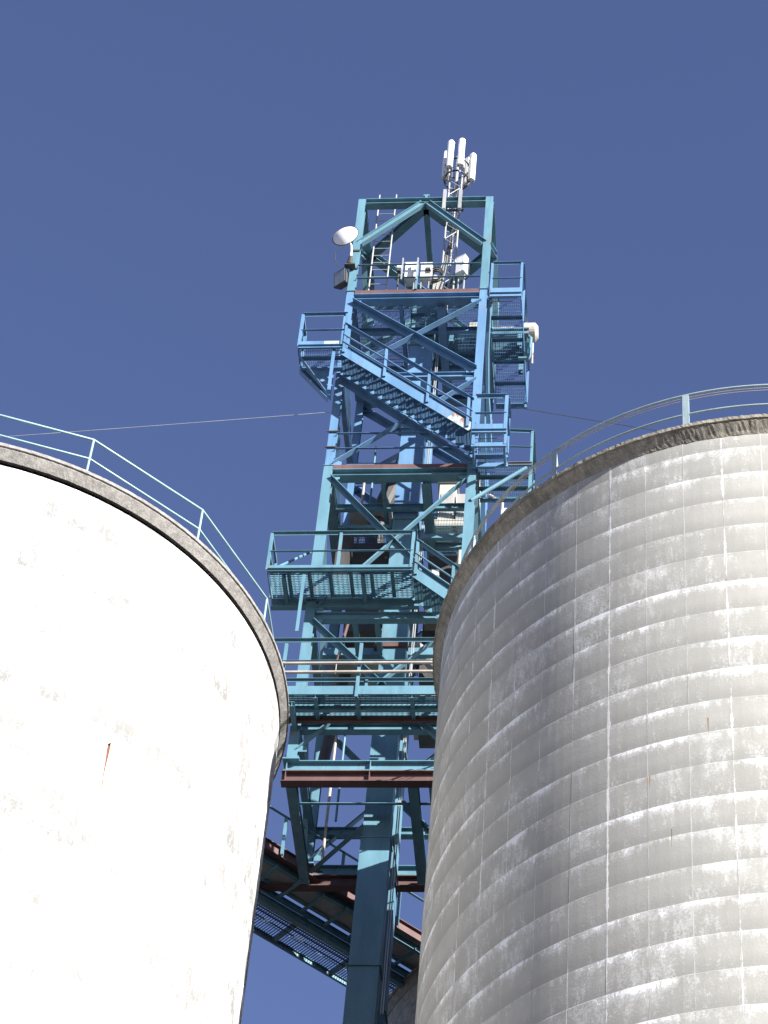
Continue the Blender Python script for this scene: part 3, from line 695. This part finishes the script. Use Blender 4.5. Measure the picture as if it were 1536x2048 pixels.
rl = Thing('stair_landing', 'blue landing at the foot of the upper stair, in front of the right leg', 'landing', (3.6, -.4, 42.6))
zr = 42.78
deck(rl, 3.2, 3.94, FV, -.06, zr, BLUE, 'y', 1, .12)
rl.box((3.28, FV - .015, zr + .004), (3.9, FV - .003, zr + .19), BLUE, 'toe_board')
rail_run(rl, [(3.24, FV, zr), (3.92, FV, zr)], 1.13, BLUE, sec=.065)
rail_run(rl, [(3.93, FV + .06, zr), (3.93, -.08, zr)], 1.13, BLUE, posts=False, sec=.06, post_at=[(3.93, -.08, zr)])
for x in (3.24, 3.92): rl.beam((x, FV + .01, zr - .45), (x, FV + .01, zr - .005), rect(.06, .03), BLUE, 'hanger', (0, 1, 0))
rl.beam((3.2, FV + .03, zr - .45), (3.95, FV + .03, zr - .45), rect(.05, .12), BLUE, 'lower_beam')
rl.beam((3.2, -.12, zr - .45), (3.95, -.12, zr - .45), rect(.05, .12), BLUE, 'lower_beam')
for x in (3.24, 3.9): rl.beam((x, FV + .06, zr - .45), (x, -.16, zr - .45), rect(.05, .1), BLUE, 'lower_beam')
def staircase(label, p_top, p_bot, width, nsteps, mat, name='staircase', rust_end=False, rails=True, rail_h=.9, depth=.24):
    p_top, p_bot = Vector(p_top), Vector(p_bot)
    t = Thing(name, label, 'stair', (p_bot.x, p_bot.y, p_bot.z - .1))
    d = (p_bot - p_top); q = p_bot - d * .16
    yb = p_top.y + width
    if rust_end:
        t.beam(p_top, q, rect(.012, depth), mat, 'stringer', label=None) if 0 else t.beam(p_top, q, rect(.012, depth), mat, 'stringer')
        e = t.beam(q + d * .0015, p_bot, rect(.012, depth), RUSTY, 'stringer_end'); e['label'] = 'rust-stained lower end of the stringer'
    else: t.beam(p_top, p_bot, rect(.012, depth), mat, 'stringer')
    t.beam(p_top + Vector((0, width, 0)), p_bot + Vector((0, width, 0)), rect(.012, depth), mat, 'stringer')
    for i in range(nsteps):
        c = p_top + d * ((i + .5) / nsteps); w = abs(d.x) / nsteps * .56
        mb = grating(c.x - w, c.x + w, c.y + .012, yb - .012, c.z - .02, 'x', .022, .026, .005, .07)
        tr = t.part('tread', mb, mat)
        sgn = 1 if d.x > 0 else -1
        t.box((c.x + sgn * (w + .004) - .003, c.y + .012, c.z - .055), (c.x + sgn * (w + .004) + .003, yb - .012, c.z - .018), mat, 'nosing', tr)
        t.part('end_plate', MB().quadplate([(c.x - w, yb - .011, c.z - .02), (c.x + w, yb - .011, c.z - .02), (c.x + w, yb - .011, c.z - .075), (c.x - w * .2, yb - .011, c.z - .075)], .004, (0, -1, 0)), mat, tr)
    if rails:
        for yy in (p_top.y - .03, yb + .03):
            off = Vector((0, yy - p_top.y, 0))
            t.beam(p_top + off + Vector((0, 0, rail_h)), p_bot + off + Vector((0, 0, rail_h)), lsec(.065, .007, 1, -1), mat, 'top_rail')
            if yy < p_top.y:
                t.beam(p_top + off + Vector((0, 0, rail_h * .58)), p_bot + off + Vector((0, 0, rail_h * .58)), lsec(.045, .006), mat, 'mid_rail')
                t.beam(p_top + off + Vector((0, 0, rail_h * .3)), p_bot + off + Vector((0, 0, rail_h * .3)), lsec(.05, .006), mat, 'mid_rail')
            for s in (.02, .34, .67, .97):
                c = p_top + d * s + off; t.beam(c + Vector((0, 0, -.06)), c + Vector((0, 0, rail_h)), lsec(.06, .008), mat, 'post', (0, 1, 0))
    return t
staircase('upper blue stair descending across the front of the tower, rusty at its foot', (.2, FV, 45.58), (3.2, FV, 42.86), .62, 16, BLUE, rust_end=True)

# ------------------------------------------------------------------ second main floor (level 2)
f2 = Thing('grated_floor', 'lower main floor with red-brown edge strip at the foot of the upper stair', 'platform', (TW / 2, TD / 2, Z_L2 - .1))
z2 = Z_L2 - .005
f2.part('grating', grating(.2, 1.33, 1.9, TD - .2, z2), TEAL); f2.part('grating', grating(2.06, TW - .2, 1.2, TD - .2, z2), TEAL)
f2.box((.2, -.005, z2 - .115), (TW - .2, .03, z2 + .02), RUST, 'edge_strip'); f2.box((.2, TD - .03, z2 - .115), (TW - .2, TD + .005, z2 + .02), RUST, 'edge_strip')
for z in (43.55, 43.05): f2.beam((.2, -.02, z), (TW - .4, -.02, z), lsec(.05, .007), BLUE, 'guard_rail')
for z in (43.55, 43.05): f2.beam((.2, TD + .02, z), (TW - .2, TD + .02, z), lsec(.05, .007), BLUE, 'guard_rail')
for x in (.9, 1.6, 2.4): f2.beam((x, TD + .02, z2), (x, TD + .02, 43.55), lsec(.05, .007), BLUE, 'post', (0, 1, 0))
for z in (43.62, 43.1): f2.box((-.03, -.03, z), (.24, -.006, z + .03), DARK, 'clamp_strap')
b2 = Thing('balcony', 'short balcony with red-brown edge right of the lower main floor', 'balcony', (3.9, .4, 42.3))
deck(b2, 3.3, 4.46, -.02, .95, Z_L2 - .02, TEAL, 'y', 2, .1)
b2.box((3.95, -.04, Z_L2 - .1), (4.45, -.024, Z_L2 + .02), RUST, 'edge_strip')
rail_run(b2, [(4.45, .0, Z_L2), (4.45, .93, Z_L2)], 1.05, TEAL, sec=.05)
rail_run(b2, [(3.96, -.03, Z_L2), (4.45, -.0, Z_L2)], 1.05, TEAL, posts=False, sec=.05)
b2.tube([(3.2, .0, 41.35), (4.34, .0, 42.38)], .045, TEAL, 'knee_brace', 10)
b2.beam((4.44, .05, 41.4), (4.44, .05, 42.4), lsec(.07, .008), TEAL, 'hanger', (0, 1, 0))

# ------------------------------------------------------------------ machinery between the lower floors, at the back of the tower
hp = Thing('grain_distributor', 'dark brown hopper-shaped distributor hanging inside the tower', 'hopper', (1.0, 2.2, 39.5))
def frustum(c, z0, z1, s0, s1):
    m = MB(); m.v = [(c[0] + a * s0[0], c[1] + b * s0[1], z0) for a, b in ((-1, -1), (1, -1), (1, 1), (-1, 1))] + [(c[0] + a * s1[0], c[1] + b * s1[1], z1) for a, b in ((-1, -1), (1, -1), (1, 1), (-1, 1))]
    m.f = [(3, 2, 1, 0), (4, 5, 6, 7)] + [(i, (i + 1) % 4, 4 + (i + 1) % 4, 4 + i) for i in range(4)]; return m
hp.part('bin', frustum((.88, 2.45), 41.6, 42.25, (.5, .35), (.62, .42)), DARK); hp.part('cone', frustum((.88, 2.45), 40.6, 41.595, (.14, .14), (.48, .34)), DARK)
hp.part('spout', MB().tube([(.88, 2.45, 40.6), (.5, 2.4, 38.2), (.3, 2.2, 35.4)], .12, 12), DARK)
hp.part('spout', MB().tube([(1.05, 2.3, 40.8), (2.6, 2.2, 38.4), (3.6, 1.9, 36.2)], .13, 12), GREY)
hp.part('inlet_duct', MB().tube([(1.5, 2.2, 45.4), (.9, 2.45, 43.6), (.88, 2.45, 42.2)], .2, 12), DARK)
hp.box((.3, 2.0, 43.4), (1.25, 2.9, 43.46), GREY, 'cover_plate')
hp.box((.5, 1.9, 39.4), (1.2, 2.5, 40.3), DARK, 'gate_box')
def clutter(name, label, cat, items, base):
    t = Thing(name, label, cat, base)
    for nm, a, b, mt in items: t.box(a, b, mt, nm)
    return t
clutter('dust_filter', 'pale grey dust filter cabinets at the back right of the lower floor', 'filter',
        [('cabinet', (2.25, 2.35, 43.3), (2.62, 2.85, 44.55), CREAM), ('door_panel', (2.29, 2.335, 43.45), (2.58, 2.345, 44.2), GREY), ('hopper_box', (2.66, 2.3, 43.25), (3.05, 2.8, 44.15), GREY),
         ('top_cover', (2.2, 2.3, 44.56), (2.66, 2.9, 44.62), CREAM), ('tray', (2.0, 2.2, 43.0), (3.08, 2.9, 43.2), CREAM)], (2.6, 2.6, Z_L2))
clutter('valve_actuator', 'cream valve actuators and small boxes under the lower floor', 'valve',
        [('body', (2.3, 1.5, 40.3), (2.5, 1.7, 40.62), CREAM), ('cap', (2.33, 1.46, 40.64), (2.47, 1.6, 40.8), WHITE), ('body', (2.55, 1.6, 39.9), (2.72, 1.75, 40.35), CREAM),
         ('plate', (2.2, 1.8, 39.5), (3.0, 2.0, 41.6), DARK), ('box', (2.85, 1.4, 40.9), (3.02, 1.6, 41.35), CREAM), ('box', (2.9, 1.2, 39.4), (3.05, 1.35, 39.9), CREAM),
         ('bracket', (2.15, 1.5, 40.15), (3.05, 1.62, 40.24), TEAL)], (2.6, 1.7, 39.3))
clutter('machinery_floor', 'dark machinery floor with rusty plates behind the left platform', 'platform',
        [('plate', (.25, 1.7, 38.6), (1.3, 3.0, 38.64), GREY), ('plate', (2.05, 1.75, 37.3), (3.05, 3.0, 37.35), GREY), ('curb', (1.3, 1.05, 38.1), (2.0, 1.2, 38.22), RUST),
         ('beam', (.2, 1.5, 38.3), (3.05, 1.62, 38.5), TEAL), ('beam', (.2, 2.2, 40.9), (3.05, 2.3, 41.05), TEAL), ('beam', (.2, 2.9, 44.0), (3.05, 3.0, 44.16), BLUE),
         ('beam', (.2, 1.6, 44.3), (1.35, 1.7, 44.44), BLUE)], (1.6, 2.2, 38.0))
clutter('control_panel_bank', 'row of dark boxes and ducts hanging under the lower main floor', 'machinery',
        [('duct', (.35, 2.3, 41.2), (1.3, 2.95, 41.5), DARK), ('duct', (.25, 1.3, 40.3), (.55, 1.7, 42.0), DARK), ('duct', (.7, 2.6, 38.7), (1.25, 3.05, 41.1), DARK), ('shroud', (2.1, 2.5, 38.6), (3.0, 3.0, 40.9), DARK),
         ('shelf', (.25, 1.25, 41.9), (1.4, 1.4, 42.0), TEAL), ('shelf', (.25, 1.0, 39.6), (1.4, 1.1, 39.72), TEAL), ('bracket', (2.1, 1.0, 41.3), (3.05, 1.1, 41.42), TEAL), ('light_box', (2.3, 2.44, 39.2), (2.5, 2.49, 39.6), CREAM), ('light_box', (2.7, 2.44, 40.0), (2.95, 2.49, 40.5), CREAM)], (1.6, 2.2, 38.65))
clutter('chute_box', 'beige sheet-metal chute boxes behind the catwalk', 'chute',
        [('box', (2.35, 1.0, 36.2), (3.3, 1.9, 36.9), CREAM), ('lip', (2.3, .95, 36.1), (3.35, 1.95, 36.19), DARK), ('plate', (1.0, .9, 36.3), (1.4, 1.0, 36.8), CREAM)], (2.0, 1.5, 35.0))
pipes = Thing('riser_pipes', 'beige riser pipes climbing behind the right leg', 'pipes', (3.35, 2.9, 33.6))
pipes.tube([(3.12, 2.6, 34), (3.12, 2.6, 45.0)], .04, PIPE, 'pipe'); pipes.tube([(3.62, 3.0, 34), (3.62, 3.0, 44.6), (3.3, 3.0, 44.9)], .04, PIPE, 'pipe')
pipes.tube([(.42, 3.0, 34), (.42, 3.0, 45.5)], .03, PIPE, 'pipe'); pipes.tube([(.62, 2.9, 35), (.62, 2.9, 46.5)], .025, TEAL, 'pipe')

# ------------------------------------------------------------------ left platform, stair down, and silo-top catwalk
pl = Thing('platform', 'projecting light blue platform with guard rail just above the white silo', 'platform', (.7, -.4, 38.2))
zp = 38.44
deck(pl, -.72, 2.2, -.8, .0, zp, TEAL, 'x', 6, .09)
for x0, x1 in ((-.72, .68), (.72, 2.12)): pl.box((x0, -.82, zp + .003), (x1, -.806, zp + .1), TEAL, 'toe_board')
rail_run(pl, [(-.72, -.8, zp), (.7, -.8, zp), (2.18, -.8, zp)], 1.07, TEAL, sec=.055)
rail_run(pl, [(-.73, .0, zp), (-.73, -.74, zp)], 1.07, TEAL, posts=False, post_at=[(-.73, .0, zp)])
hr = Thing('stair_handrail', 'inclined light blue handrails rising behind the left end of the projecting platform', 'railing', (-.5, .3, zp))
hr.tube([tuple(F(558, 1133, .1)), tuple(F(628, 1101, 1.8))], .03, TEAL, 'rail'); hr.tube([tuple(F(556, 1165, .1)), tuple(F(628, 1133, 1.8))], .025, TEAL, 'rail')
hr.tube([tuple(F(558, 1133, .1)), tuple(F(552, 1198, .1))], .025, TEAL, 'post')
pl.beam((.03, -.78, zp - 1.75), (.03, -.78, zp - .01), rect(.065, .012), TEAL, 'hanger', (0, 1, 0))
for x in (-.4, 1.2): pl.beam((x, -.7, zp - .1), (x, .05, zp - .1), isec(.1, .08, .01, .008), TEAL, 'bracket')
pl.beam((-.72, .05, zp - .18), (2.3, .05, zp - .18), isec(.16, .1, .01, .008), TEAL, 'carrier_beam')
staircase('lower light blue stair running down behind the grey silo from the projecting platform', (2.24, -.8, 38.34), (4.6, -.8, 36.1), .68, 13, TEAL)
cw = Thing('catwalk', 'light blue catwalk with guard rail bridging the two silo tops', 'catwalk', (1.3, -.5, 34.7))
zc = 35.0
cw.part('grating', grating(-.8, 4.4, -.75, -.42, zc, 'x', .05), TEAL); cw.part('grating', grating(-.8, 4.4, -.36, -.18, zc - .03, 'x', .05), TEAL)
for xa, xb in ((-.8, 1.33), (1.36, 4.4)): cw.box((xa, -.785, zc - .03), (xb, -.77, zc + .19), TEAL, 'toe_board')
cw.beam((-.8, -.39, zc - .07), (4.4, -.39, zc - .07), csec(.13, .06, .01), TEAL, 'edge_beam'); cw.beam((-.8, -.15, zc - .12), (4.4, -.15, zc - .12), csec(.16, .06, .01), RUST, 'edge_beam')
cw.box((-.8, -.16, zc + .12), (4.4, -.148, zc + .5), TEAL, 'toe_board')
for x in (-.7, .55, 1.35, 2.4, 3.4): cw.beam((x, -.765, zc - .06), (x, -.16, zc - .06), isec(.1, .08, .01, .008), TEAL, 'joist')
rail_run(cw, [(-.8, -.8, zc), (1.35, -.8, zc), (3.9, -.8, zc)], 1.42, TEAL, mids=(.6,), sec=.055, post_at=[(-.12, -.8, zc - .1), (1.35, -.8, zc - .1), (3.3, -.8, zc - .1)])
rail_run(cw, [(-.8, -.12, zc), (3.9, -.12, zc)], 1.0, TEAL, mids=(.5,), sec=.05, post_at=[(1.42, -.12, zc)])
for x in (.1, TW - .1): cw.beam((x, -.7, zc - .2), (x, .0, zc - .2), isec(.12, .1, .01, .008), TEAL, 'bracket')
for x, y in ((4.3, -.6),): cw.beam((x, y, SZ - CAMZ + .0), (x, y, zc - .03), isec(.1, .1, .01, .008), TEAL, 'stand', (0, 1, 0))
cp = Thing('service_pipes', 'two beige service pipes strapped along the catwalk rail', 'pipes', (1.3, -.85, 35.3))
for z in (35.72, 35.48):
    cp.tube([(-.8, -.86, z), (3.8, -.86, z + .02)], .032, PIPE, 'pipe', 10)
for x in (.9, 2.35): cp.tube([(x, -.86, 35.44), (x, -.86, 35.76)], .012, GALV, 'pipe_strap', 6)
rod = Thing('chute_rod', 'dark red slanting pull rod behind the catwalk', 'rod', (.5, 1.0, 36.0))
rod.tube([tuple(F(700, 1232, 1.3)), tuple(F(668, 1345, 1.3))], .035, RUST, 'rod')
gv = Wz(947, 1108, SZ - CAMZ); gi = Vector((RCX - gv.x, RCY - gv.y, 0)).normalized() * .5
g0 = Vector((gv.x, gv.y, 0)) + gi; g0l = loc(g0)
def ztop(px, py, p):                    # height at which the sight line through a pixel passes over the point p
    d = ray(px, py); return d.z * math.hypot(p.x, p.y) / math.hypot(d.x, d.y)
gt = ztop(948, 1016, g0)
vp = Thing('vent_pipe', 'white gooseneck vent pipe bent over behind the grey silo rim', 'pipe', (g0l.x, g0l.y, SZ - CAMZ))
vp.tube([(g0l.x, g0l.y, SZ - CAMZ - .05), (g0l.x, g0l.y, gt - .05), (g0l.x + .05, g0l.y, gt), (g0l.x + .12, g0l.y - .01, gt), (g0l.x + .62, g0l.y - .05, gt - .25)], .028, WHITE, 'pipe', 10)

# ------------------------------------------------------------------ conveyor gallery behind the tower
cg = Thing('conveyor_gallery', 'blue conveyor gallery with walkway running off behind the tower to the far silo', 'conveyor', (.8, 4.6, SZ - CAMZ))
e = Vector((.7071, .7071, 0)); nn = Vector((-.7071, .7071, 0)); o0 = Vector((0, 0, 0))
def G(s, w, z): return e * s + nn * w + Vector((0, 0, z))
zg = SZ - CAMZ + .12
S0, S1 = .6, 7.6
for w in (3.92, 2.80): cg.beam(G(S0, w, zg - .06), G(S1, w, zg - .06), csec(.14, .05, .008), TEAL, 'edge_beam')
mbx = MB()
k = int((S1 - S0) / .06)
for i in range(k):
    s = S0 + i * .06; mbx.extrude(G(s, 2.84, zg - .01), G(s, 3.88, zg - .01), rect(.006, .034))
for w in (3.1, 3.36, 3.62): mbx.extrude(G(S0, w, zg - .005), G(S1, w, zg - .005), rect(.012, .008))
cg.part('grating', mbx, TEAL)
for s in (1.4, 2.9, 4.4, 5.9): cg.beam(G(s, 2.83, zg - .08), G(s, 3.9, zg - .08), lsec(.08, .008), TEAL, 'joist')
for w in (3.2, 3.3, 3.45): cg.tube([G(S0, w, zg - .1), G(S1, w, zg - .1)], .015, DARK, 'conduit', 6)
for w, z, mt in ((2.62, .1, TEAL), (2.15, .1, TEAL)): cg.beam(G(S0, w, zg + z), G(S1, w, zg + z), csec(.3, .08, .01), mt, 'conveyor_side')
cg.beam(G(S0, 2.72, zg + .28), G(S1, 2.72, zg + .28), lsec(.06, .008), TEAL, 'trim'); cg.beam(G(S0, 1.98, zg + .2), G(S1, 1.98, zg + .2), isec(.26, .14, .014, .01), RUST, 'truss_beam')
cg.beam(G(S0, 2.38, zg + .0), G(S1, 2.38, zg + .0), rect(.40, .02), GREY, 'conveyor_pan')
cg.beam(G(S0, 2.38, zg + .27), G(S1, 2.38, zg + .27), rect(.36, .02), GREY, 'belt')
cg.beam(G(S0, 2.9, zg - .2), G(S1, 2.9, zg - .2), isec(.2, .12, .012, .01), TEAL, 'truss_beam')
for i in range(12):
    s = S0 + .3 + i * .6; cg.beam(G(s, 2.0, zg - .1), G(s, 2.75, zg - .1), lsec(.06, .008), TEAL, 'idler_bracket')
cg.beam(G(S0, 1.9, zg + 1.1), G(S1, 1.9, zg + 1.1), lsec(.06, .008), TEAL, 'top_rail')
for s in (1.5, 3.0, 4.5, 6.0): cg.beam(G(s, 1.9, zg + .1), G(s, 1.9, zg + 1.1), lsec(.06, .008), TEAL, 'post', (0, 1, 0))

# ------------------------------------------------------------------ cables to the tower
def wire(label, a, b, sag, r, mat):
    t = Thing('stay_cable', label, 'cable', b); a, b = Vector(a), Vector(b)
    t.tube([tuple(a.lerp(b, i / 24) - Vector((0, 0, sag * 4 * (i / 24) * (1 - i / 24)))) for i in range(25)], r, mat, 'strand', 6)
wire('thin pale cable stretching left from the tower over the white silo', F(-200, 888, -1.0), F(662, 824, .05), .02, .006, GALV)
wire('thin dark cable stretching right from the tower toward the grey silo', F(1033, 815, .2), F(1420, 878, .2), .01, .008, DARK)
